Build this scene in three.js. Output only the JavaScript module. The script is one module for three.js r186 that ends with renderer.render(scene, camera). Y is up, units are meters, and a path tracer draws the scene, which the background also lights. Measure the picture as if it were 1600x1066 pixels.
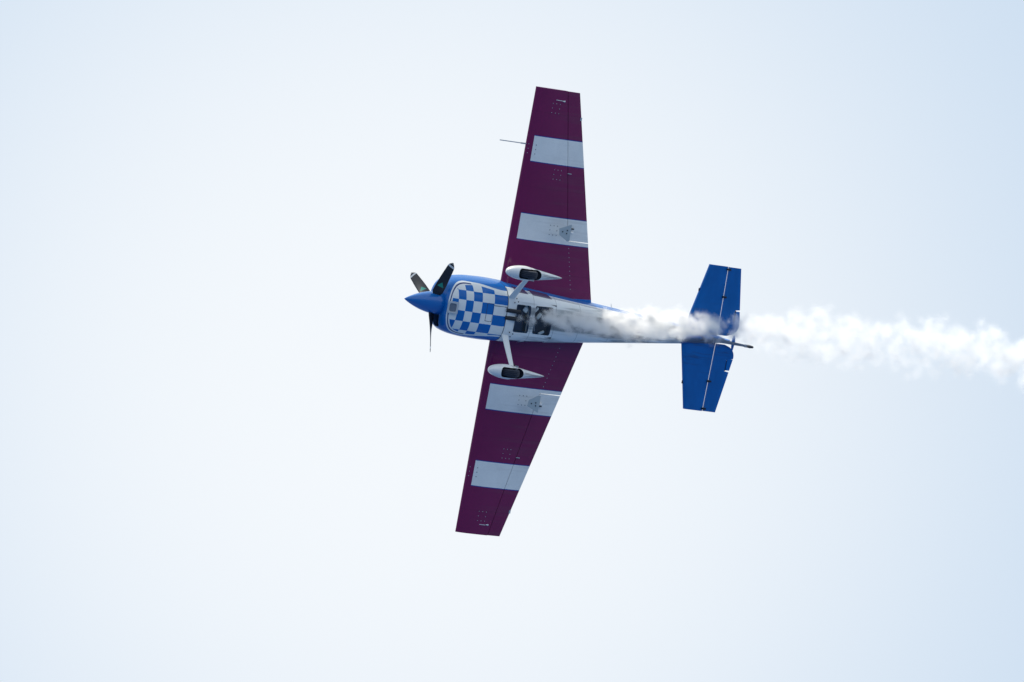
import * as THREE from 'three';
import { mergeGeometries, mergeVertices, toCreasedNormals } from 'three/addons/utils/BufferGeometryUtils.js';
import { RoundedBoxGeometry } from 'three/addons/geometries/RoundedBoxGeometry.js';
import { Brush, Evaluator, SUBTRACTION } from 'three-bvh-csg';

// ---------------------------------------------------------------- camera, sky, sun, exposure
const scene = new THREE.Scene();
const DIST = 150, SCALE = 94.5, PITCH = THREE.MathUtils.degToRad(26);
const focal = SCALE * DIST;                                    // pixels of a 1600 x 1066 picture
const camera = new THREE.PerspectiveCamera(THREE.MathUtils.radToDeg(2 * Math.atan(533 / focal)), 1600 / 1066, 1, 30000);
camera.position.set(0, 2, 0);
const FWD = new THREE.Vector3(0, Math.sin(PITCH), -Math.cos(PITCH)), UPV = new THREE.Vector3(0, Math.cos(PITCH), Math.sin(PITCH)), RIGHT = new THREE.Vector3(1, 0, 0);
camera.lookAt(camera.position.clone().add(FWD));
const renderer = new THREE.WebGLRenderer({ antialias: true });
renderer.toneMapping = THREE.LinearToneMapping;
renderer.toneMappingExposure = 1;
renderer.shadowMap.enabled = true;

let seed = 7;
const rnd = () => { seed = (seed * 1664525 + 1013904223) >>> 0; return seed / 4294967296; };
const gauss = () => Math.sqrt(-2 * Math.log(rnd() + 1e-9)) * Math.cos(6.283185 * rnd());
const clamp = THREE.MathUtils.clamp, lerp = THREE.MathUtils.lerp, smooth = THREE.MathUtils.smoothstep;
const camDir = (r, u, f) => new THREE.Vector3().addScaledVector(RIGHT, r).addScaledVector(UPV, u).addScaledVector(FWD, f).normalize();

// pale haze; first bright patch imitates lens vignetting, the others are added to match
{
  const W = 2048, H = 1024, thin = new Float32Array(W * H).fill(1);
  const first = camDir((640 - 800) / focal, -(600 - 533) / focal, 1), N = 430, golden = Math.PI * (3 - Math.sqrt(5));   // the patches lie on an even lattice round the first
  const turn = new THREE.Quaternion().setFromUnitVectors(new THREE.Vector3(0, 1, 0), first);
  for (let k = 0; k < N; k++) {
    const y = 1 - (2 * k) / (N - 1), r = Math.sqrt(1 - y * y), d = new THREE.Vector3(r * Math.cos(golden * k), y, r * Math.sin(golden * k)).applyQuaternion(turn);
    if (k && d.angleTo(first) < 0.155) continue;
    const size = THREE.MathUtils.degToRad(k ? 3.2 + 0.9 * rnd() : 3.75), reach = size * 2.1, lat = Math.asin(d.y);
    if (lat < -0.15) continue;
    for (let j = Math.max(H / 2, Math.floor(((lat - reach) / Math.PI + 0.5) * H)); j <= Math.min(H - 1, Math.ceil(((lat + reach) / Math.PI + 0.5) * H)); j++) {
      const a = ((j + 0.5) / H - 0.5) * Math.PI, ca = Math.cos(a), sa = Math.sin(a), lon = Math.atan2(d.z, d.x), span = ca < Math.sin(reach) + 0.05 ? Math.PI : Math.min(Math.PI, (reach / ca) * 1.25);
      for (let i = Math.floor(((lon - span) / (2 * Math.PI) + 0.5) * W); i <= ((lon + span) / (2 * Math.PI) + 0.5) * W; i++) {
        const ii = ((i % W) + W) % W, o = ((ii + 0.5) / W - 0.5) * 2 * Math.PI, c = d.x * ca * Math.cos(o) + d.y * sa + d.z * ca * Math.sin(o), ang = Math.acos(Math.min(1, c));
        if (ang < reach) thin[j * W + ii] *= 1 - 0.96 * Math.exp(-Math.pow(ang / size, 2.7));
      }
    }
  }
  const data = new Float32Array(W * H * 4);
  for (let j = 0; j < H; j++) for (let i = 0; i < W; i++) {
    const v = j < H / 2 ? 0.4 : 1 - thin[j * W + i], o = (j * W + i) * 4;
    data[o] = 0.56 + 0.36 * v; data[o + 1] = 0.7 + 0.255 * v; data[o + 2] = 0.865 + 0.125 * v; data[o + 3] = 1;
  }
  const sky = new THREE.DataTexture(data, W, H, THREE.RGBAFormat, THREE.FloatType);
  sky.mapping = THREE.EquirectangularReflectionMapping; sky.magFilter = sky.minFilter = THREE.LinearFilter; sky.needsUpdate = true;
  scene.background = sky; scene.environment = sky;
}

// ---------------------------------------------------------------- the aeroplane's own axes: x aft, y up through the canopy, z out along the left wing
const AX = [new THREE.Vector3(0.81539, -0.10611, -0.5691), new THREE.Vector3(-0.55069, 0.16098, -0.81904), new THREE.Vector3(0.17852, 0.98124, 0.07283)];   // in camera axes
const toWorld = (v) => new THREE.Vector3().addScaledVector(RIGHT, v.x).addScaledVector(UPV, v.y).addScaledVector(FWD, -v.z);
const plane = new THREE.Group();
plane.name = 'aerobatic_plane';
plane.userData = { label: 'blue, white and maroon aerobatic plane with checkered cowling flying on its side', category: 'airplane' };
plane.quaternion.setFromRotationMatrix(new THREE.Matrix4().makeBasis(...AX.map(toWorld)));
const origin = new THREE.Vector3(((774.5 - 800) / focal) * DIST, (-(483.5 - 533) / focal) * DIST, -DIST);
plane.position.copy(camera.position).add(toWorld(origin));
scene.add(plane);
const localDir = (x, y, z) => new THREE.Vector3(x, y, z).normalize().applyQuaternion(plane.quaternion);

const sun = new THREE.DirectionalLight(new THREE.Color().setRGB(1, 0.93, 0.82), 4.8);
const sunDir = localDir(0.02, 0.785, 0.62);
sun.position.copy(plane.position).addScaledVector(sunDir, 60);
sun.target.position.copy(plane.position);
sun.castShadow = true; sun.shadow.radius = 1; sun.shadow.mapSize.set(4096, 4096);
Object.assign(sun.shadow.camera, { left: -14, right: 14, top: 14, bottom: -14, near: 10, far: 140 });
scene.add(sun, sun.target);

// ---------------------------------------------------------------- noise
const hash = (x, y, z) => { let h = (x * 374761393 + y * 668265263 + z * 1274126177) | 0; h = Math.imul(h ^ (h >>> 13), 1274126177); return ((h ^ (h >>> 16)) >>> 0) / 4294967296; };
function noise(x, y, z = 0) {
  const X = Math.floor(x), Y = Math.floor(y), Z = Math.floor(z), f = (t) => t * t * (3 - 2 * t), u = f(x - X), v = f(y - Y), w = f(z - Z);
  const q = (k) => lerp(lerp(hash(X, Y, Z + k), hash(X + 1, Y, Z + k), u), lerp(hash(X, Y + 1, Z + k), hash(X + 1, Y + 1, Z + k), u), v);
  return lerp(q(0), q(1), w);
}
const fbm = (x, y, z = 0) => 0.5 * noise(x, y, z) + 0.27 * noise(2.1 * x + 7, 2.1 * y, 2.1 * z) + 0.15 * noise(4.3 * x, 4.3 * y + 3, 4.3 * z) + 0.08 * noise(9 * x, 9 * y, 9 * z + 5);

// ---------------------------------------------------------------- materials (linear base colours)
const C = (r, g, b) => new THREE.Color().setRGB(r, g, b);
const PAINT = { blue: [0.002, 0.145, 0.49], white: [0.83, 0.84, 0.82], maroon: [0.19, 0.0115, 0.084], navy: [0.012, 0.03, 0.16], dark: [0.03, 0.035, 0.05] };
const std = (c, roughness, more = {}) => new THREE.MeshPhysicalMaterial({ color: C(...c), roughness, side: THREE.DoubleSide, ...more });
const M = {
  blue: std(PAINT.blue, 0.3, { specularIntensity: 0.35 }),
  white: std(PAINT.white, 0.3, { specularIntensity: 0.8 }),
  grey: std([0.45, 0.47, 0.5], 0.45),
  metal: std([0.4, 0.41, 0.43], 0.4, { metalness: 0.8 }),
  rubber: std([0.016, 0.023, 0.04], 0.75),
  cabin: std([0.03, 0.06, 0.12], 0.7),
  seat: std([0.03, 0.035, 0.05], 0.8),
  tube: std([0.7, 0.68, 0.62], 0.4),
  exhaust: std([0.02, 0.022, 0.028], 0.7),
  screw: std([0.42, 0.4, 0.45], 0.5),
  copper: std([0.16, 0.09, 0.07], 0.5),
  frame: std([0.5, 0.53, 0.56], 0.4),
  steel: std([0.13, 0.17, 0.24], 0.4),
  spade: std([0.42, 0.48, 0.5], 0.4),
  lens: std([0.17, 0.2, 0.25], 0.25),
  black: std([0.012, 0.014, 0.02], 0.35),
  glass: new THREE.MeshPhysicalMaterial({ color: C(0.86, 0.92, 0.97), roughness: 0.03, transmission: 1, thickness: 0, ior: 1.45, side: THREE.DoubleSide }),
  tinted: std([0.075, 0.04, 0.11], 0.06, { specularIntensity: 1.2 }),  // dark glass; purple stands in for the maroon wing mirrored in side panes
};
function paint(w, h, fn, roughness, more) {                       // fn(u, v) -> linear rgb
  const d = new Uint8Array(w * h * 4), g = (x) => Math.round(255 * (x <= 0.0031308 ? 12.92 * x : 1.055 * Math.pow(x, 1 / 2.4) - 0.055));
  for (let j = 0; j < h; j++) for (let i = 0; i < w; i++) {
    const c = fn((i + 0.5) / w, (j + 0.5) / h), o = (j * w + i) * 4;
    d[o] = g(clamp(c[0], 0, 1)); d[o + 1] = g(clamp(c[1], 0, 1)); d[o + 2] = g(clamp(c[2], 0, 1)); d[o + 3] = 255;
  }
  const t = new THREE.DataTexture(d, w, h); t.colorSpace = THREE.SRGBColorSpace; t.magFilter = t.minFilter = THREE.LinearFilter; t.needsUpdate = true;
  return new THREE.MeshPhysicalMaterial({ map: t, roughness, side: THREE.DoubleSide, ...more });
}
const mixc = (a, b, t) => [lerp(a[0], b[0], t), lerp(a[1], b[1], t), lerp(a[2], b[2], t)], mul = (a, s) => [a[0] * s, a[1] * s, a[2] * s];

// ---------------------------------------------------------------- geometry helpers
const LEAN = 0.11;                                               // the hull and gear hang a little to the right of the wing's middle
function lean(g) { const p = g.attributes.position; for (let i = 0; i < p.count; i++) p.setZ(i, p.getZ(i) + LEAN * p.getY(i)); g.computeVertexNormals(); return g; }
const leanPoint = (x, y, z) => new THREE.Vector3(x, y, z + LEAN * y);
function part(name, g, m, parent = plane, label) {
  const o = new THREE.Mesh(g, m); o.name = name; o.castShadow = o.receiveShadow = true; parent.add(o);
  if (label) o.userData.label = label;
  return o;
}
// rings: arrays of Vector3 of equal length; closed round each ring; flat caps
function loft(rings, { caps = true, uv, closed = true } = {}) {
  const n = rings[0].length, P = [], U = [], I = [], m = closed ? n + 1 : n;
  rings.forEach((ring, j) => { for (let i = 0; i < m; i++) { const v = ring[i % n]; P.push(v.x, v.y, v.z); U.push(...(uv ? uv(v, i / n, j / (rings.length - 1)) : [i / n, j / (rings.length - 1)])); } });
  for (let j = 0; j < rings.length - 1; j++) for (let i = 0; i < m - 1; i++) { const a = j * m + i, b = a + 1, c = a + m, d = c + 1; I.push(a, c, b, b, c, d); }
  if (caps) for (const [j, flip] of [[0, 0], [rings.length - 1, 1]]) {
    const mid = rings[j].reduce((s, v) => s.add(v), new THREE.Vector3()).divideScalar(n), k = P.length / 3;
    P.push(mid.x, mid.y, mid.z); U.push(...(uv ? uv(mid, 0, j ? 1 : 0) : [0, 0]));
    for (let i = 0; i < n; i++) { const v = rings[j][i]; P.push(v.x, v.y, v.z); U.push(...(uv ? uv(v, i / n, j ? 1 : 0) : [0, 0])); }
    for (let i = 0; i < n; i++) { const a = k + 1 + i, b = k + 1 + ((i + 1) % n); I.push(...(flip ? [k, a, b] : [k, b, a])); }
  }
  const g = new THREE.BufferGeometry();
  g.setAttribute('position', new THREE.Float32BufferAttribute(P, 3)); g.setAttribute('uv', new THREE.Float32BufferAttribute(U, 2)); g.setIndex(I); g.computeVertexNormals();
  return g;
}
function tube(points, r, seg = 8, n = 12) { return new THREE.TubeGeometry(points.length > 2 ? new THREE.CatmullRomCurve3(points) : new THREE.LineCurve3(...points), n, r, seg); }
function capped(points, r, seg = 8, n = 12) {                     // a tube with closed ends
  const [a, b] = [points[0], points[points.length - 1]], ends = [a, b].map((p) => new THREE.SphereGeometry(r, seg, 6).translate(p.x, p.y, p.z));
  return mergeGeometries([tube(points, r, seg, n), ...ends]);
}

// ---------------------------------------------------------------- the hull
// x, half width, keel, middle, top, squareness below
const ST = [
  [-1.235, 0.27, -0.33, -0.08, 0.13, 2.3], [-1.225, 0.33, -0.375, -0.08, 0.18, 2.3], [-1.19, 0.385, -0.415, -0.08, 0.23, 2.4], [-1.1, 0.437, -0.45, -0.06, 0.29, 2.5], [-0.95, 0.472, -0.478, -0.05, 0.34, 2.6],
  [-0.7, 0.495, -0.497, -0.03, 0.39, 2.8], [-0.4, 0.5, -0.5, -0.02, 0.43, 3.0], [0, 0.482, -0.495, 0, 0.46, 3.2], [0.4, 0.455, -0.482, 0, 0.47, 3.4], [0.9, 0.41, -0.457, 0, 0.48, 3.5], [1.4, 0.362, -0.42, 0, 0.47, 3.5],
  [1.9, 0.315, -0.378, 0, 0.44, 3.4], [2.5, 0.262, -0.32, 0, 0.39, 3.2], [3.1, 0.21, -0.262, 0, 0.33, 3], [3.7, 0.157, -0.205, 0, 0.26, 2.8], [4.2, 0.105, -0.16, -0.02, 0.19, 2.5], [4.55, 0.06, -0.13, -0.03, 0.12, 2.3], [4.66, 0.03, -0.11, -0.03, 0.06, 2.2],
];
function station(x) {
  let k = 0; while (k < ST.length - 2 && x > ST[k + 1][0]) k++;
  const a = ST[Math.max(0, k - 1)], b = ST[k], c = ST[k + 1], d = ST[Math.min(ST.length - 1, k + 2)], h = c[0] - b[0], t = clamp((x - b[0]) / h, 0, 1), t2 = t * t, t3 = t2 * t;
  return b.map((v, i) => {
    if (!i) return x;
    const lim = (s0, s1) => (s0 * s1 <= 0 ? 0 : (2 * s0 * s1) / (s0 + s1)), s = (c[i] - v) / h, m0 = b === a ? s : lim((v - a[i]) / (b[0] - a[0]), s), m1 = c === d ? s : lim(s, (d[i] - c[i]) / (d[0] - c[0]));
    return (2 * t3 - 3 * t2 + 1) * v + (t3 - 2 * t2 + t) * h * m0 + (-2 * t3 + 3 * t2) * c[i] + (t3 - t2) * h * m1;
  });
}
function hull(x, th, off = 0) {                                  // th 0 at the keel, quarter turn at the left flank
  const [, w, yb, ym, yt, n] = station(x), s = Math.sin(th), c = Math.cos(th), nn = c > 0 ? n : 2.2;
  const z = (w + off) * Math.sign(s) * Math.pow(Math.abs(s), 2 / nn), y = ym - (c > 0 ? ym - yb + off : yt - ym + off) * Math.sign(c) * Math.pow(Math.abs(c), 2 / nn);
  return leanPoint(x, y, z);
}
const X0 = ST[0][0], X1 = ST[ST.length - 1][0], RING = 120;
const xs = []; for (let x = X0; x < -1.05; x += 0.012) xs.push(x); for (let x = -1.05; x < X1 - 0.02; x += 0.05) xs.push(x); xs.push(X1);

const COLS = [-1.3, -1.065, -0.93, -0.79, -0.62, -0.38, -0.13], ROWS = [0.6, 0.28, 0.13, -0.053, -0.225, -0.376, -0.6];
function livery(u, v) {
  const x = lerp(X0, X1, u), th = v * 2 * Math.PI, p = hull(x, th), [, w] = station(x), z0 = p.z - LEAN * p.y, e = Math.abs(z0) / w, below = Math.cos(th) > 0;
  let c = PAINT.blue;
  const grime = fbm(x * 3, p.z * 9, p.y * 9), y = p.y;
  if (x < -0.115) {                                              // cowling: a checkered shield under its chin, edged by a white line
    const lim = p.z > 0 ? lerp(0.452, 0.4, smooth(x, -0.7, -0.15)) : lerp(0.425, 0.365, smooth(x, -0.85, -0.15)), fx = Math.max(0, (-0.83 - x) / 0.392), rr = Math.pow(Math.pow(Math.abs(z0) / lim, 2.7) + Math.pow(fx, 2.7), 1 / 2.7);
    const inside = below && y < -0.12 ? (1 - rr) * 0.41 : -1;
    if (inside > 0) c = PAINT.white;
    if (inside > 0.016 && inside < 0.029 && x < -0.8) c = PAINT.navy;
    if (inside > lerp(0.048, 0.03, smooth(x, -1.0, -0.7))) {
      let a = 0, b = 0; while (a < 5 && x > COLS[a + 1]) a++; while (b < 5 && p.z < ROWS[b + 1]) b++;
      c = (a + b) % 2 ? PAINT.white : PAINT.blue;
    }
    const box = (x0, x1, za, zb, t) => { const dx = Math.min(x - x0, x1 - x), dz = Math.min(p.z - za, zb - p.z); return dx > 0 && dz > 0 && Math.min(dx, dz) < t; };
    if (below && (box(-0.52, -0.385, -0.175, 0.125, 0.008) || (Math.abs(p.z - 0.1) < 0.005 && x > -0.38) || (Math.abs(p.z + 0.052) < 0.003 && x > -0.38))) c = PAINT.dark;
  } else {                                                       // aft: white keel and lower flanks, blue above, two fine blue lines between
    const edge = lerp(-0.29, -0.1, smooth(x, 0.2, 4.3)) - 0.01;
    if (below && y < edge && x < 3.72) c = PAINT.white;
    if (y > edge - 0.035 && y < edge - 0.026) c = PAINT.navy;
    if (y > edge - 0.055 && y < edge - 0.048) c = PAINT.navy;
    if (below && e < 0.95) {
      const seam = (s) => Math.abs(x - s) < 0.004;
      if (seam(0.425) || seam(0.9) || seam(1.42) || seam(2.1) || seam(2.9)) c = mul(c, 0.55);
      if (x > 0.1 && x < 1.4 && Math.abs(Math.abs(z0) - w * 0.88) < 0.003) c = mul(c, 0.7);
      const soot = smooth(fbm(x * 1.2, p.z * 14) + 0.35 * Math.exp(-Math.pow((p.z + 0.08) / 0.16, 2)), 0.48, 0.82) * smooth(x, 0.0, 0.25);
      c = mixc(c, [0.12, 0.13, 0.14], 0.78 * soot);  // soot, strengthened to carry the shade along the lower edge as well
    }
    if (Math.abs(x + 0.11) < 0.006) c = PAINT.dark;
  }
  return mul(c, 0.93 + 0.14 * grime);
}
const hullPaint = paint(2048, 1024, livery, 0.4, { specularIntensity: 0.2, clearcoat: 0.5, clearcoatRoughness: 0.03 });
{
  const rings = xs.map((x) => Array.from({ length: RING }, (_, i) => hull(x, (i / RING) * 2 * Math.PI)));
  const g = loft(rings, { uv: undefined });
  const p = g.attributes.position, uv = g.attributes.uv;
  for (let i = 0; i < p.count; i++) uv.setXY(i, (p.getX(i) - X0) / (X1 - X0), i < rings.length * (RING + 1) ? (i % (RING + 1)) / RING : 0.5);
  const ev = new Evaluator(); ev.useGroups = true; ev.attributes = ['position', 'normal', 'uv'];
  let body = new Brush(g, hullPaint);
  const cut = (geo) => { const b = new Brush(geo, M.cabin); b.updateMatrixWorld(); body.updateMatrixWorld(); body = ev.evaluate(body, b, SUBTRACTION); };
  const prism = (pts, r, y0, y1) => {                            // rounded quad seen from below, as an upright prism
    const s = new THREE.Shape(), n = pts.length;
    pts.forEach((q, i) => {
      const a = new THREE.Vector2(...pts[(i + n - 1) % n]), b = new THREE.Vector2(...q), c = new THREE.Vector2(...pts[(i + 1) % n]), p0 = b.clone().add(a.sub(b).setLength(r)), p1 = b.clone().add(c.sub(b).setLength(r));
      i ? s.lineTo(p0.x, p0.y) : s.moveTo(p0.x, p0.y); s.quadraticCurveTo(b.x, b.y, p1.x, p1.y);
    });
    s.closePath();
    return new THREE.ExtrudeGeometry(s, { depth: y1 - y0, bevelEnabled: false, curveSegments: 5 }).rotateX(-Math.PI / 2).scale(1, 1, -1).translate(0, y0, 0);
  };
  const flipped = (geo) => { const q = geo.toNonIndexed ? (geo.index ? geo.toNonIndexed() : geo) : geo, a = q.attributes; for (const k of ['position', 'uv', 'normal']) { const at = a[k]; if (!at) continue; const m = at.itemSize, r = at.array; for (let i = 0; i < r.length; i += 3 * m) for (let j = 0; j < m; j++) { const t = r[i + m + j]; r[i + m + j] = r[i + 2 * m + j]; r[i + 2 * m + j] = t; } } q.computeVertexNormals(); return q; };
  const W1 = [[0.072, 0.172], [0.37, 0.172], [0.385, -0.287], [0.08, -0.292]], W2 = [[0.462, 0.184], [0.838, 0.19], [0.841, -0.283], [0.478, -0.283]];
  cut(new THREE.BoxGeometry(0.86, 0.5, 0.56).translate(0.475, -0.18, -0.05));
  cut(flipped(prism(W1, 0.035, -0.7, -0.3)));
  cut(flipped(prism(W2, 0.04, -0.7, -0.3)));
  for (const s of [1, -1]) cut(new RoundedBoxGeometry(0.3, 0.16, 0.22, 3, 0.05).translate(-1.2, -0.13, s * 0.275 - 0.01));   // cooling intakes beside the spinner
  const h = part('fuselage', body.geometry, body.material, plane);
  [].concat(h.material).length;
  // panes set 6 mm into the openings
  for (const q of [W1, W2]) {
    const s = new THREE.Shape(q.map(([x, z]) => new THREE.Vector2(x, z))), geo = new THREE.ShapeGeometry(s), a = geo.attributes.position;
    for (let i = 0; i < a.count; i++) { const x = a.getX(i), z = a.getY(i); a.setXYZ(i, x, station(x)[2] + 0.012, z); }
    geo.computeVertexNormals();
    part('belly_window', geo, M.glass, h);
  }
  part('canopy', (() => { const g2 = new THREE.SphereGeometry(1, 32, 12, 0, 2 * Math.PI, 0, Math.PI / 2).scale(0.72, 0.36, 0.3).translate(1.25, 0.42, 0); return g2; })(), M.tinted);
}
const patch = (x0, x1, t0, t1, off, nx = 8, nt = 8, skew = 0) => loft(Array.from({ length: nx + 1 }, (_, j) => { const top = [], r = []; for (let i = 0; i <= nt; i++) r.push(hull(lerp(x0, x1, j / nx) + skew * (i / nt), lerp(t0, t1, i / nt), off)); for (let i = nt; i >= 0; i--) r.push(hull(lerp(x0, x1, j / nx) + skew * (i / nt), lerp(t0, t1, i / nt), off - 0.012)); return r; }));
// glazed panels low on both flanks
for (const s of [1, -1]) for (const [a, b, k] of [[0.1, 0.33, 0.06], [0.43, 0.83, 0.06]]) part('side_window', toCreasedNormals(patch(a, b, s * 0.86, s * 1.22, 0.004, 8, 6, -k), 0.6), M.tinted);
// the undercarriage beam under the firewall
part('gear_beam', toCreasedNormals(patch(-0.105, 0.035, -1.0, 1.0, 0.012, 4, 24), 0.6), M.white);
{
  const spots = []; for (const s of [1, -1]) for (const [x, z] of [[0.005, 0.25], [0.075, 0.27], [0.03, 0.32]]) { const p = leanPoint(x, station(x)[2] - 0.012, s * z); spots.push(new THREE.SphereGeometry(0.0125, 8, 6).scale(1, 0.4, 1).translate(p.x, p.y, p.z)); }
  const b = part('bolts', mergeGeometries(spots), M.black); b.userData.kind = 'stuff';
}
for (const s of [1, -1]) {                                       // exhaust stacks and their dark mouths
  const z = -0.01 + s * 0.062, p = [new THREE.Vector3(-0.13, -0.485, z), new THREE.Vector3(0.0, -0.52, z), new THREE.Vector3(0.13, -0.535, z)];
  part('exhaust_pipe', tube(p, 0.034, 14, 14), M.exhaust);
}
// chin inlet with a square white surround
{
  const o = hull(-1.15, 0.03), n = new THREE.Vector3(-0.42, -0.9, 0).normalize(), ex = new THREE.Vector3(1, 0, 0).addScaledVector(n, -n.x).normalize(), q = new THREE.Quaternion().setFromRotationMatrix(new THREE.Matrix4().makeBasis(ex, n.clone().cross(ex), n));
  const s = new THREE.Shape([[-1, -1], [1, -1], [1, 1], [-1, 1]].map(([a, b]) => new THREE.Vector2(a * 0.085, b * 0.095))), hole = new THREE.Path(); for (let i = 0; i < 40; i++) { const q = (i / 40) * 2 * Math.PI, e = (v) => Math.sign(v) * Math.pow(Math.abs(v), 0.45); hole[i ? 'lineTo' : 'moveTo'](0.062 * e(Math.cos(q)), 0.072 * e(Math.sin(q))); }; s.holes.push(hole);
  const f = new THREE.ExtrudeGeometry(s, { depth: 0.02, bevelSize: 0.004, bevelThickness: 0.004, bevelSegments: 2 }).applyQuaternion(q).translate(o.x + n.x * 0.005, o.y + n.y * 0.005, o.z);
  const inlet = part('chin_inlet', f, M.frame);
  part('lens', new THREE.CircleGeometry(0.08, 24).scale(1, 1.15, 1).applyQuaternion(q).translate(o.x + n.x * 0.012, o.y + n.y * 0.012, o.z), M.lens, inlet);
}
// what shows through the floor panes: frame tubes, seat pan, rudder pedals
{
  const V = (x, y, z) => new THREE.Vector3(x, y, z);
  part('frame_tube', capped([V(0.42, -0.36, 0.2), V(0.42, -0.37, -0.31)], 0.016), M.tube);
  part('frame_tube', capped([V(0.3, -0.4, 0.18), V(0.4, -0.38, 0.06)], 0.02), M.tube);
  part('frame_tube', capped([V(0.46, -0.4, 0.1), V(0.6, -0.34, -0.24)], 0.011), M.grey);
  part('frame_tube', capped([V(0.12, -0.36, 0.12), V(0.38, -0.2, -0.26)], 0.013), M.grey);
  part('seat_pan', new RoundedBoxGeometry(0.3, 0.05, 0.38, 3, 0.02).translate(0.7, -0.3, -0.06), M.seat);
  part('pedal', new RoundedBoxGeometry(0.05, 0.05, 0.11, 3, 0.02).rotateY(0.7).translate(0.505, -0.425, 0.115), M.tube);
  part('pedal', new RoundedBoxGeometry(0.065, 0.05, 0.12, 3, 0.024).rotateY(0.65).translate(0.585, -0.425, 0.02), M.tube);
  part('pedal', new RoundedBoxGeometry(0.12, 0.04, 0.045, 3, 0.018).rotateY(-0.45).translate(0.69, -0.42, -0.25), M.tube);
  part('map_pocket', new RoundedBoxGeometry(0.09, 0.03, 0.08, 3, 0.012).rotateY(0.5).translate(0.3, -0.42, 0.09), M.tube);
  part('fuel_line', capped([V(0.425, -0.435, -0.03), V(0.43, -0.435, -0.29)], 0.014), M.copper);
  part('control_stick', capped([V(0.3, -0.42, -0.07), V(0.27, -0.1, -0.05)], 0.018), M.seat);
  part('torque_tube', capped([V(0.1, -0.4, -0.06), V(0.86, -0.38, -0.06)], 0.022), M.seat);
}

// ---------------------------------------------------------------- propeller
{
  const hub = leanPoint(-1.36, -0.11, 0), prop = new THREE.Group(); prop.name = 'propeller'; plane.add(prop);
  const prof = []; for (let i = 0; i <= 28; i++) { const t = i / 28; prof.push(new THREE.Vector2(0.004 + 0.186 * Math.pow(Math.sin((t * Math.PI) / 2), 0.86), -0.66 * (1 - t))); }
  prof.push(new THREE.Vector2(0.19, 0.03), new THREE.Vector2(0.184, 0.042), new THREE.Vector2(0.12, 0.046), new THREE.Vector2(0.0, 0.046));
  part('spinner', new THREE.LatheGeometry(prof, 48).rotateZ(-Math.PI / 2).translate(-1.245, hub.y, hub.z), std(PAINT.blue, 0.22, { clearcoat: 0.6, clearcoatRoughness: 0.05, specularIntensity: 0.8 }), prop);
  part('back_plate', new THREE.CylinderGeometry(0.186, 0.186, 0.012, 40).rotateZ(Math.PI / 2).translate(-1.212, hub.y, hub.z), M.metal, prop);
  const bladePaint = paint(64, 256, (u, v) => {                   // v along the blade, u round the section
    if (v > 0.875 && v < 0.925) return [0.62, 0.64, 0.65];
    if (v > 0.965) return [0.2, 0.21, 0.22];
    const across = Math.abs(((u + 0.75) % 1) - 0.5) * 2;
    if (v > 0.3 && v < 0.43 && u > 0.5 && Math.abs(u - 0.75) < 0.115 * (1 - (v - 0.3) / 0.13)) return [0.01, 0.3, 0.22];
    return mul([0.014, 0.017, 0.026], 0.8 + 0.4 * noise(u * 9, v * 40) + 0 * across);
  }, 0.32, { specularIntensity: 0.8 });
  for (const deg of [15, 150, 243]) {
    const a = THREE.MathUtils.degToRad(deg), rad = new THREE.Vector3(0, -Math.sin(a), -Math.cos(a)), tan = new THREE.Vector3(0, -rad.z, rad.y), rings = [];
    for (let j = 0; j <= 26; j++) {
      const t = j / 26, r = 0.12 + 0.71 * t, s = r / 0.83, root = smooth(t, 0, 0.16), chord = lerp(0.09, lerp(0.18, 0.12, Math.pow(t, 1.8)) * Math.sqrt(Math.max(0.03, 1 - Math.pow(smooth(t, 0.86, 1), 2))), root), thick = lerp(0.075, lerp(0.03, 0.008, t), root), beta = Math.atan2(0.5, s) * 1.02;
      const cd = tan.clone().multiplyScalar(Math.cos(beta)).addScaledVector(new THREE.Vector3(1, 0, 0), Math.sin(beta)), nd = new THREE.Vector3(1, 0, 0).multiplyScalar(Math.cos(beta)).addScaledVector(tan, -Math.sin(beta)), ring = [];
      for (let i = 0; i < 24; i++) { const q = (i / 24) * 2 * Math.PI; ring.push(hub.clone().addScaledVector(rad, r).addScaledVector(cd, (chord / 2) * Math.cos(q)).addScaledVector(nd, (thick / 2) * Math.sin(q) * (1 - 0.35 * root * Math.cos(q)))); }
      rings.push(ring);
    }
    part('blade', loft(rings), bladePaint, prop);
  }
}

// ---------------------------------------------------------------- wings
const SPAN = 3.752, CH0 = 1.97, CHT = 0.893, chord = (z) => lerp(CH0, CHT, z / SPAN), tau = (z) => lerp(0.155, 0.125, z / SPAN), hinge = (z) => 1.4 - 0.206 * z, ZA = 1.285;
const half = (f) => 5 * (0.2969 * Math.sqrt(f) - 0.126 * f - 0.3516 * f * f + 0.2843 * f ** 3 - 0.1036 * f ** 4);
const wingY = (x, z) => half(clamp(x / chord(z), 0, 1)) * tau(z) * chord(z);
function section(z, xa, xb, n, blunt) {                         // airfoil slice between chord stations, as a ring
  const r = [], c = chord(z), f0 = xa / c, f1 = xb / c;
  for (let i = 0; i <= n; i++) { const q = lerp(f0, f1, xa <= 0 ? 1 - Math.cos(((i / n) * Math.PI) / 2) : i / n); r.push([q * c, -half(Math.min(q, 1)) * tau(z) * c]); }
  const up = r.slice().reverse().map(([x, y]) => [x, -y]);
  return [...r, ...(f1 >= 0.999 || xa <= 0 ? up : up)].map(([x, y]) => new THREE.Vector3(x, y, z));
}
const BAND = [[1.225, 1.65], [2.525, 2.945]];
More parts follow.
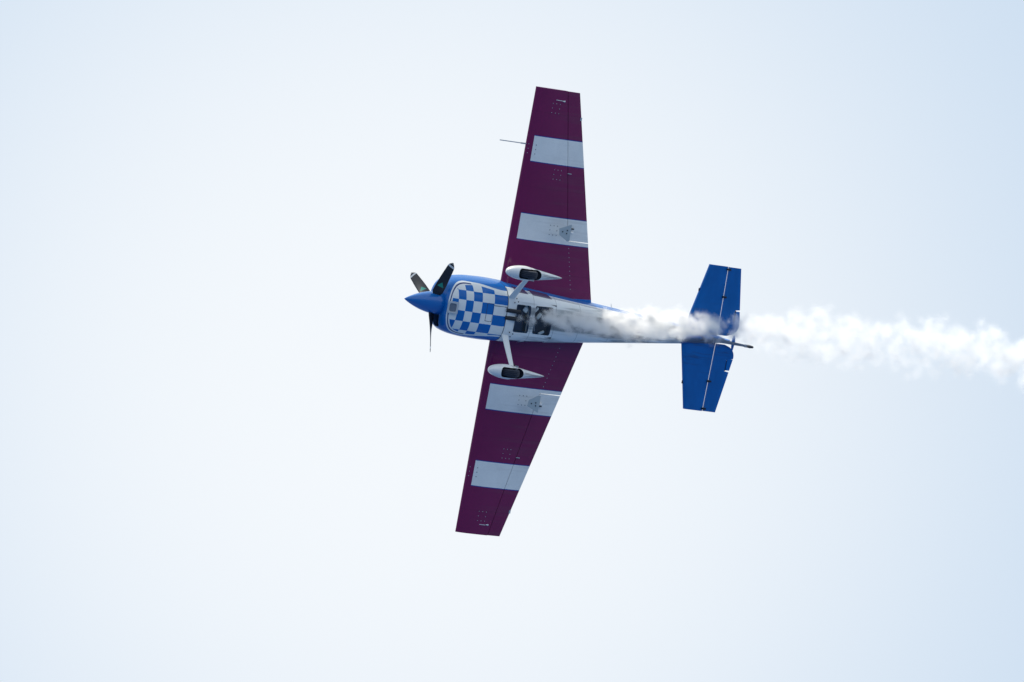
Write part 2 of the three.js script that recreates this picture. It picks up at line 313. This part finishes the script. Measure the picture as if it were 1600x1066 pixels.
const wingPaint = paint(2048, 1024, (u, v) => {
  const z = u * 3.8, x = v * 2, n = fbm(x * 2.5, z * 2.5), fine = noise(x * 70, z * 70);
  let c = PAINT.maroon;
  for (const [a, b] of BAND) if (x > 0.105) {
    if (z > a - 0.012 && z < b + 0.012) c = [0.012, 0.05, 0.3];
    if (z > a && z < b) c = PAINT.white;
  }
  if (z < 0.3 + 0.035 * x) c = PAINT.blue;
  const streak = fbm(x * 1.1, z * 16), stain = smooth(streak, 0.52, 0.8) * smooth(x, 0.1, 0.9);
  c = mixc(c, [0.1, 0.09, 0.1], 0.12 * stain);
  for (const j of [0.72, 2.1, 3.35]) if (Math.abs(z - j) < 0.003) c = mul(c, 0.8);
  return mul(c, 0.86 + 0.22 * n + 0.05 * fine);
}, 0.42, { specularIntensity: 0.2, clearcoat: 0.45, clearcoatRoughness: 0.05 });
function onWing(name, g, m, parent, s, label) {                  // s -1 mirrors to the right wing
  if (s < 0) { g = g.index ? g.toNonIndexed() : g.clone(); for (const k of Object.keys(g.attributes)) { const at = g.attributes[k], r = at.array, w = at.itemSize; if (w === 3) for (let i = 2; i < r.length; i += 3) r[i] *= -1; for (let i = 0; i < r.length; i += 3 * w) for (let j = 0; j < w; j++) { const t = r[i + w + j]; r[i + w + j] = r[i + 2 * w + j]; r[i + 2 * w + j] = t; } } }
  return part(name, g, m, parent, label);
}
const wuv = (v) => [Math.abs(v.z) / 3.8, v.x / 2];
for (const s of [1, -1]) {
  const zin = []; for (let i = 0; i <= 8; i++) zin.push(lerp(0.29, ZA, i / 8));
  const zout = []; for (let i = 0; i <= 16; i++) zout.push(lerp(ZA, SPAN, i / 16));
  const g = mergeGeometries([
    loft(zin.map((z) => section(z, 0, chord(z), 28)), { uv: wuv }),
    loft(zout.map((z) => section(z, 0, hinge(z) - 0.004, 26)), { uv: wuv }),
  ]);
  const w = onWing('wing', toCreasedNormals(g, 0.7), wingPaint, plane, s, s > 0 ? 'left wing with a long probe on its leading edge' : undefined);
  const za = zout.map((z) => (z === ZA ? ZA + 0.012 : z === SPAN ? SPAN - 0.004 : z));
  onWing('aileron', toCreasedNormals(loft(za.map((z, i) => section(z, hinge(z) + 0.006, chord(z), 10)), { uv: wuv }), 0.7), wingPaint, w, s);
  // black backing strip added so the hinge gap reads shaded, without sky showing
  onWing('hinge_gap_shade', loft([1.45, SPAN - 0.02].map((z) => { const y = wingY(hinge(z), z); return [[-0.015, y * 0.6], [0.03, y * 0.6], [0.03, y * 0.7], [-0.015, y * 0.7]].map(([dx, yy]) => new THREE.Vector3(hinge(z) + dx, yy, z)); })), M.black, w, s);
  // screw heads round the inspection plates and along the root fairing
  const dots = [], darks = [], dot = (x, z) => (x > 0.105 && BAND.some(([a, b]) => z > a && z < b) ? darks : dots).push(new THREE.CylinderGeometry(0.007, 0.007, 0.006, 7).translate(x, -wingY(x, z) - 0.001, z));
  for (const [cx, cz] of [[0.43, 3.44], [0.682, 2.356], [0.79, 1.436]]) for (const a of [-1, 0, 1]) for (const b of [-1, 0, 1]) if (a || b) dot(cx + a * 0.075, cz + b * 0.078);
  for (const a of [0, 1]) for (const b of [-1, 0, 1]) dot(0.035 + a * 0.13, 2.72 + b * 0.075);
  for (let i = 0; i < 10; i++) { const z = lerp(0.5, 1.17, i / 9); dot(lerp(1.36, 1.18, i / 9), z); }
  onWing('screws', mergeGeometries(dots), M.screw, w, s).userData.kind = 'stuff';
  onWing('screws', mergeGeometries(darks), M.rubber, w, s).userData.kind = 'stuff';
  // aileron spade: a plate hung ahead of the hinge on a bent arm
  const pl = new THREE.Shape([[0.772, 1.475], [0.79, 1.375], [0.965, 1.285], [1.005, 1.29], [1.0, 1.565]].map(([x, z]) => new THREE.Vector2(x, z + 0.02)));
  const spade = onWing('spade', new THREE.ExtrudeGeometry(pl, { depth: 0.006, bevelSize: 0.003, bevelThickness: 0.002, bevelSegments: 1 }).rotateX(Math.PI / 2).translate(0, -0.29, 0), M.spade, w, s);
  void spade;
  const yh = -wingY(1.16, 1.45);
  onWing('spade_arm', mergeGeometries([capped([new THREE.Vector3(0.9, -0.28, 1.45), new THREE.Vector3(1.05, -0.27, 1.45), new THREE.Vector3(1.18, yh, 1.45)], 0.012).toNonIndexed(), new THREE.BoxGeometry(0.07, 0.05, 0.016).translate(1.18, yh - 0.01, 1.45).toNonIndexed()]), M.white, w, s);
  const bolts = [[0.84, 1.45], [0.93, 1.48], [0.925, 1.43]].map(([x, z]) => new THREE.CylinderGeometry(0.011, 0.011, 0.012, 8).translate(x, -0.3, z));
  onWing('spade_bolts', mergeGeometries(bolts), M.black, w, s).userData.kind = 'stuff';
  onWing('hinge_bracket', new THREE.BoxGeometry(0.1, 0.03, 0.02).translate(1.16, -wingY(1.16, 1.5) - 0.012, 1.5), M.black, w, s);
  onWing('tip_sunlit_slit', mergeGeometries([new THREE.BoxGeometry(0.12, 0.008, 0.008).translate(0.47, -wingY(0.47, 3.58) - 0.004, 3.58), new THREE.ConeGeometry(0.016, 0.06, 6).rotateZ(Math.PI / 2).translate(0.56, -wingY(0.56, 3.58) - 0.004, 3.575)]), M.white, w, s);  // white shape stands in for sunlight in the slit at the tip bracket
  onWing('trim_tab', new THREE.BoxGeometry(0.03, 0.006, 0.055).translate(chord(3.32) - 0.012, -0.008, 3.32), M.frame, w, s);
  onWing('hinge_bracket', new THREE.BoxGeometry(0.07, 0.02, 0.012).translate(hinge(2.4) + 0.03, -wingY(hinge(2.4), 2.4) - 0.006, 2.4), M.grey, w, s);
  if (s > 0) onWing('pitot_tube', mergeGeometries([capped([new THREE.Vector3(-0.52, 0, 2.79), new THREE.Vector3(0.04, 0, 2.79)], 0.0085), capped([new THREE.Vector3(-0.1, 0, 2.79), new THREE.Vector3(0.04, 0, 2.79)], 0.013)]), M.grey, w, s);
}

// ---------------------------------------------------------------- tailplane
{
  const tailPaint = paint(512, 512, (u, v) => {                    // blue with faint soot and oil dragged aft near the root
    const n = fbm(u * 12, v * 6), soot = smooth(fbm(u * 5, v * 30), 0.45, 0.8) * (1 - smooth(v, 0.1, 0.6));
    return mul(mixc(PAINT.blue, [0.02, 0.04, 0.09], 0.6 * soot), 0.76 + 0.26 * n);
  }, 0.32, { specularIntensity: 0.25, clearcoat: 0.4, clearcoatRoughness: 0.05 });
  const YT = -0.1, TS = 1.236, le = (z) => 3.745 + 0.255 * z, hg = (z) => 4.475 - 0.018 * z, te = (z) => 4.945 - 0.183 * z;
  const slab = (z, xa, xb, ta, tb, round) => {                   // thin section, thick ta at its front and tb at its back
    const r = []; for (let i = 0; i <= 8; i++) { const f = i / 8, t = lerp(ta, tb, f) * (round ? Math.pow(Math.sin(Math.min(1, f * 2.2 + 0.02) * Math.PI * 0.5), 0.6) : 1); r.push([lerp(xa, xb, round ? f * f : f), t]); }
    return [...r.map(([x, t]) => new THREE.Vector3(x, YT - t, z)), ...r.reverse().map(([x, t]) => new THREE.Vector3(x, YT + t, z))];
  };
  for (const s of [1, -1]) {
    const zs = Array.from({ length: 9 }, (_, i) => lerp(0.03, TS, i / 8));
    const st = onWing('tailplane', toCreasedNormals(loft(zs.map((z) => slab(z, le(z), hg(z) - 0.009, lerp(0.05, 0.034, z / TS), 0.01, true))), 0.7), tailPaint, plane, s);
    // the elevator's inner corner is cut away and rounded for the rudder; a trim tab is let into its trailing edge
    const tab0 = 0.33, tab1 = 0.52, ze = [];
    for (let i = 0; i <= 7; i++) ze.push([0.075 + 0.225 * (i / 7), null]);
    const inner = (z) => { const t = clamp((z - 0.07) / 0.24, 0, 1); return lerp(4.6, te(z), Math.sqrt(1 - (1 - t) * (1 - t))); };
    const zz = [...ze.map(([z]) => z), 0.33, 0.4, 0.46, tab1 - 0.001, tab1 + 0.012, 0.75, 0.9, 1.05, TS - 0.004], back = (z) => (z > tab0 - 0.005 && z < tab1 + 0.0 ? 4.755 : inner(z));
    const e = onWing('elevator', toCreasedNormals(loft([...zz.slice(0, 8), 0.3301, ...zz.slice(9)].map((z) => slab(z, hg(z) + 0.012, back(z), 0.012, 0.006))), 0.7), tailPaint, st, s);
    onWing('trim_tab', toCreasedNormals(loft([tab0 - 0.02, 0.42, tab1 - 0.016].map((z) => slab(z, 4.772, te(z), 0.012, 0.004))), 0.7), M.blue, e, s);
    onWing('tab_gap_shade', new THREE.BoxGeometry(0.026, 0.004, tab1 - tab0 - 0.01).translate(4.763, YT + 0.002, (tab0 + tab1) / 2), M.black, e, s);  // black strip stands in for the shade inside the tab gap
    for (const z of [0.72, 1.19]) onWing('hinge_bracket', new THREE.BoxGeometry(0.07, 0.075, 0.03).translate(hg(z), YT - 0.012, z), M.black, st, s);
    onWing('leading_edge_clip', new THREE.BoxGeometry(0.03, 0.02, 0.05).translate(le(0.79) + 0.002, YT, 0.79), M.rubber, st, s);
  }
  const V = (x, y, z) => new THREE.Vector3(x, y, z);
  const upright = (y, xa, xb, ta, tb) => [[xa, 0], [xa + 0.02, ta], [lerp(xa, xb, 0.4), ta], [xb, tb], [xb, -tb], [lerp(xa, xb, 0.4), -ta], [xa + 0.02, -ta]].map(([x, z]) => V(x, y, z + LEAN * Math.min(y, 0)));
  part('fin', toCreasedNormals(loft([[0.05, 3.62], [0.4, 3.9], [0.8, 4.14], [1.05, 4.27]].map(([y, x]) => upright(y, x, 4.44 + 0.03 * y, 0.03, 0.022))), 0.7), M.blue);
  part('rudder', toCreasedNormals(loft([[-0.1, 4.72], [0.0, 4.84], [0.25, 4.88], [0.6, 4.84], [1.06, 4.72]].map(([y, x]) => upright(y, 4.46 + 0.03 * y, x, 0.024, 0.005))), 0.7), M.blue);
  // tailwheel on its leaf spring, steering horn and cables
  const leaf = [V(4.36, -0.165, -0.02), V(4.6, -0.17, -0.02), V(4.8, -0.21, -0.03), V(4.96, -0.28, -0.035)];
  part('tail_spring', loft(new THREE.CatmullRomCurve3(leaf).getPoints(14).map((p, i) => { const w = lerp(0.038, 0.018, i / 14); return [[-1, -1], [1, -1], [1, 1], [-1, 1]].map(([a, b]) => V(p.x, p.y + b * 0.009, p.z + a * w)); })), M.steel);
  const fork = part('tailwheel_fork', mergeGeometries([new THREE.BoxGeometry(0.09, 0.018, 0.05).translate(4.99, -0.285, -0.035), new THREE.BoxGeometry(0.02, 0.075, 0.006).translate(5.02, -0.31, -0.012), new THREE.BoxGeometry(0.02, 0.075, 0.006).translate(5.02, -0.31, -0.058)]), M.grey);
  part('tailwheel', new THREE.TorusGeometry(0.038, 0.019, 10, 24).translate(5.025, -0.34, -0.035), M.rubber, fork);
  part('rudder_horn', loft([[-0.14, 0.018], [-0.06, 0.032], [0.0, 0.045], [0.06, 0.032], [0.115, 0.014]].map(([z, w]) => [[-1, -1], [1, -1], [1, 1], [-1, 1]].map(([a, b]) => V(4.79 + a * w * 0.75, -0.16 + b * 0.009, z - 0.01)))), M.blue);
}

// ---------------------------------------------------------------- undercarriage
const fairingPaint = paint(512, 512, (u, v) => {                  // u round the fairing (0.75 underneath), v from nose to tail
  let c = PAINT.white; const a = Math.abs(u - 0.75), n = fbm(u * 14, v * 9);
  const oil = smooth(fbm(u * 60, v * 5) - a * 2.6, 0.28, 0.5) * smooth(v, 0.5, 0.62);
  c = mixc(c, [0.1, 0.1, 0.11], 0.75 * oil);
  if (Math.abs(v - 0.42) < 0.004 || (Math.abs(a - 0.25) < 0.003 && v > 0.42)) c = mul(c, 0.6);
  return mul(c, 0.92 + 0.12 * n);
}, 0.35, { specularIntensity: 0.5, clearcoat: 0.5, clearcoatRoughness: 0.06 });
for (const s of [1, -1]) {
  const V = (x, y, z) => leanPoint(x, y, z), a = V(-0.045, -0.45, s * 0.3), m = V(-0.05, -0.66, s * 0.56), b = V(-0.06, -0.86, s * 0.76), path = new THREE.QuadraticBezierCurve3(a, m, b), rings = [];
  for (let i = 0; i <= 14; i++) {
    const t = i / 14, p = path.getPoint(t), d = path.getTangent(t), n = new THREE.Vector3(1, 0, 0).cross(d).normalize(), c = lerp(0.068, 0.042, t), th = lerp(0.017, 0.011, t), ring = [];
    for (let k = 0; k < 16; k++) { const q = (k / 16) * 2 * Math.PI; ring.push(p.clone().add(new THREE.Vector3(c * Math.cos(q) * (1 + 0.1 * Math.sin(q * 2)), 0, 0)).addScaledVector(n, th * Math.sin(q))); }
    rings.push(ring);
  }
  const leg = part('gear_leg', loft(rings), M.white);
  part('brake_line', tube([V(-0.0, -0.8, s * 0.7), V(0.03, -0.86, s * 0.75), V(0.02, -0.92, s * 0.79)], 0.008, 6), M.black, leg);
  part('axle_clamp', mergeGeometries([new RoundedBoxGeometry(0.1, 0.07, 0.03, 2, 0.01).translate(-0.05, -0.88, s * 0.735 - 0.095), new THREE.CylinderGeometry(0.03, 0.03, 0.1, 12).rotateX(Math.PI / 2).translate(0.0, -0.89, s * 0.76 - 0.095).toNonIndexed()].map((q) => (q.index ? q.toNonIndexed() : q))), M.metal, leg);
  const cz = s * 0.825 + LEAN * -0.9, cy = -0.875, body = [];
  for (let i = 0; i <= 40; i++) {                                // teardrop, blunt in front, drawn out to a point behind
    const t = i / 40, x = -0.525 + 1.135 * (t < 0.5 ? 2 * t * t * 0.9 + 0.1 * t : t - 0.0 - (1 - t) * 0.0), xt = (x + 0.525) / 1.135, f = xt < 0.33 ? Math.sqrt(Math.max(0, 1 - Math.pow(1 - xt / 0.33, 2))) : Math.pow(Math.max(0, 1 - (xt - 0.33) / 0.67), 0.82) * (1 - 0.25 * Math.pow((xt - 0.33) / 0.67, 1) * (1 - xt)), ring = [];
    for (let k = 0; k < 28; k++) { const q = (k / 28) * 2 * Math.PI, e = (v) => Math.sign(v) * Math.pow(Math.abs(v), 0.86); ring.push(new THREE.Vector3(x, cy + (0.004 + 0.172 * f) * e(Math.sin(q)) + 0.03 * xt, cz + (0.004 + 0.118 * f) * e(Math.cos(q)))); }
    body.push(ring);
  }
  const ev = new Evaluator(); ev.useGroups = true; ev.attributes = ['position', 'normal', 'uv'];
  const A = new Brush(loft(body), fairingPaint), B = new Brush(new RoundedBoxGeometry(0.47, 0.3, 0.17, 5, 0.075).translate(-0.13, cy - 0.13, cz), M.rubber);
  A.updateMatrixWorld(); B.updateMatrixWorld();
  const r = ev.evaluate(A, B, SUBTRACTION), pant = part('wheel_fairing', r.geometry, r.material);
  const tyre = new THREE.LatheGeometry([[0.1, -0.05], [0.16, -0.064], [0.188, -0.05], [0.196, -0.034], [0.19, -0.031], [0.19, -0.025], [0.198, -0.022], [0.198, -0.004], [0.191, -0.002], [0.191, 0.002], [0.198, 0.004], [0.198, 0.022], [0.19, 0.025], [0.19, 0.031], [0.196, 0.034], [0.188, 0.05], [0.16, 0.064], [0.1, 0.05]].map(([a2, b2]) => new THREE.Vector2(a2, b2)), 48).rotateX(Math.PI / 2).translate(-0.14, cy + 0.0, cz);
  part('tyre', tyre, M.rubber, pant);
  part('wheel_hub', new THREE.CylinderGeometry(0.1, 0.1, 0.09, 24).rotateX(Math.PI / 2).translate(-0.14, cy, cz), M.metal, pant);
}
part('aerial', tube([new THREE.Vector3(2.25, -0.1, 0.24), new THREE.Vector3(2.24, -0.06, 0.35)], 0.006, 6, 2), M.white);

// ---------------------------------------------------------------- smoke: a host of tiny drifting flecks, dense in rolling puffs
{
  // along the hull: aft position, height under the wing plane, sideways, radius, depth of smoke
  const PATH = [[0.1, -0.58, -0.04, 0.06, 0.3], [0.35, -0.59, -0.02, 0.13, 0.9], [0.7, -0.6, 0.02, 0.2, 1.7], [1.1, -0.64, 0.03, 0.25, 1.6], [1.6, -0.66, 0.05, 0.28, 1.7], [2.1, -0.64, 0.09, 0.28, 2.1], [2.7, -0.6, 0.13, 0.28, 2.2], [3.3, -0.54, 0.18, 0.27, 2.2], [3.95, -0.47, 0.25, 0.28, 2.0], [4.3, -0.44, 0.28, 0.27, 0.5], [4.75, -0.42, 0.3, 0.26, 0.35], [5.2, -0.4, 0.27, 0.36, 0.95], [6.1, -0.4, 0.28, 0.45, 0.85], [7.0, -0.4, 0.28, 0.54, 0.85], [7.8, -0.4, 0.31, 0.52, 0.45], [8.6, -0.4, 0.35, 0.54, 0.5], [9.6, -0.4, 0.4, 0.58, 0.75], [12.5, -0.4, 0.48, 0.66, 0.75]];
  const at = (x) => { let k = 0; while (k < PATH.length - 2 && x > PATH[k + 1][0]) k++; const a = PATH[k], b = PATH[k + 1], t = clamp((x - a[0]) / (b[0] - a[0]), 0, 1); return a.map((v, i) => lerp(v, b[i], t)); };
  // one wisp: a soft ball of flecks, 5 cm in radius; each fleck a few millimetres
  const FLECKS = 900, EDGE = 0.00245, P = new Float32Array(FLECKS * 9), N = new Float32Array(FLECKS * 9), v = new THREE.Vector3(), e1 = new THREE.Vector3(), e2 = new THREE.Vector3(), nn = new THREE.Vector3();
  for (let f = 0; f < FLECKS; f++) {
    const x = gauss() * 0.028, y = gauss() * 0.028, z = gauss() * 0.028;
    e1.set(gauss(), gauss(), gauss()).normalize(); e2.set(gauss(), gauss(), gauss()); nn.crossVectors(e1, e2).normalize(); e2.crossVectors(nn, e1);
    for (let k = 0; k < 3; k++) { const q = (k * 2 * Math.PI) / 3; v.set(x, y, z).addScaledVector(e1, EDGE * 0.577 * Math.cos(q)).addScaledVector(e2, EDGE * 0.577 * Math.sin(q)).toArray(P, f * 9 + k * 3); nn.toArray(N, f * 9 + k * 3); }
  }
  const g = new THREE.BufferGeometry();
  g.setAttribute('position', new THREE.BufferAttribute(P, 3)); g.setAttribute('normal', new THREE.BufferAttribute(N, 3));
  const AREA = FLECKS * 0.433 * EDGE * EDGE * 0.5, wisps = [], m4 = new THREE.Matrix4(), quat = new THREE.Quaternion(), pos = new THREE.Vector3(), scl = new THREE.Vector3();
  for (let x = 0.1; x < 12.3;) {
    const [, y, z, r0, depth] = at(x), swell = noise(x * 2.3, 4.5), r = r0 * (0.72 + 0.56 * swell), ang = rnd() * 2 * Math.PI, off = Math.sqrt(rnd()) * r * 0.75, size = r * (0.28 + 0.55 * rnd() * rnd());
    const cx = x + gauss() * 0.05, cy = y + off * Math.sin(ang), cz = z + 0.16 * r0 * (noise(x * 1.7, 9.1) - 0.5) * 2 + off * Math.cos(ang);
    const big = x < 1.2 ? 0.75 : lerp(1.05, 1.7, smooth(x, 4.6, 6.5));
    const step = 0.012 + 0.05 * r, count = (depth * (0.75 + 0.5 * noise(x * 3.1, 1.7)) * 2 * r * step) / (AREA * big * big);
    for (let k = 0; k < count; k++) {
      let a, b, c, d; do { a = 2.6 * rnd() - 1.3; b = 2.6 * rnd() - 1.3; c = 2.6 * rnd() - 1.3; d = a * a + b * b + c * c; } while (rnd() > Math.exp(-2.2 * d * d));
      const px = cx + a * size * 1.45, py = cy + b * size, pz = cz + c * size, wob = fbm(px * 4, py * 6, pz * 6);
      if (rnd() > 1.25 * smooth(wob, 0.3, 0.54)) continue;
      const [, w, yb] = station(clamp(px, X0, X1));
      if (px < X1 && py > yb + 0.01 && Math.abs(pz - LEAN * py) < w - 0.01) continue;      // not inside the hull
      const sc = big * (0.85 + 0.3 * rnd());
      quat.set(gauss(), gauss(), gauss(), gauss()).normalize();
      wisps.push(m4.compose(pos.set(px, py, pz), quat, scl.set(sc, sc, sc)).clone());
    }
    x += step;
  }
  const smoke = new THREE.InstancedMesh(g, new THREE.MeshPhysicalMaterial({ color: C(0.975, 0.97, 0.955), roughness: 1, transmission: 0.9, thickness: 0, specularIntensity: 0, side: THREE.DoubleSide }), wisps.length);
  wisps.forEach((m, i) => smoke.setMatrixAt(i, m));
  console.log('smoke wisps', wisps.length);
  smoke.name = 'smoke_trail'; smoke.castShadow = smoke.receiveShadow = true;
  smoke.userData = { label: 'white smoke trail streaming from the exhaust along the belly and past the tail', category: 'smoke', kind: 'stuff' };
  smoke.position.copy(plane.position); smoke.quaternion.copy(plane.quaternion);
  scene.add(smoke);
}

// ---------------------------------------------------------------- the sea below
{
  const sea = new THREE.Mesh(new THREE.CircleGeometry(12000, 96).rotateX(-Math.PI / 2), new THREE.MeshStandardMaterial({ color: C(0.026, 0.074, 0.17), roughness: 0.4 }));
  sea.name = 'sea'; sea.userData = { label: 'open blue sea far below the plane', category: 'sea', kind: 'structure' }; sea.receiveShadow = true;
  scene.add(sea);
}

renderer.render(scene, camera);
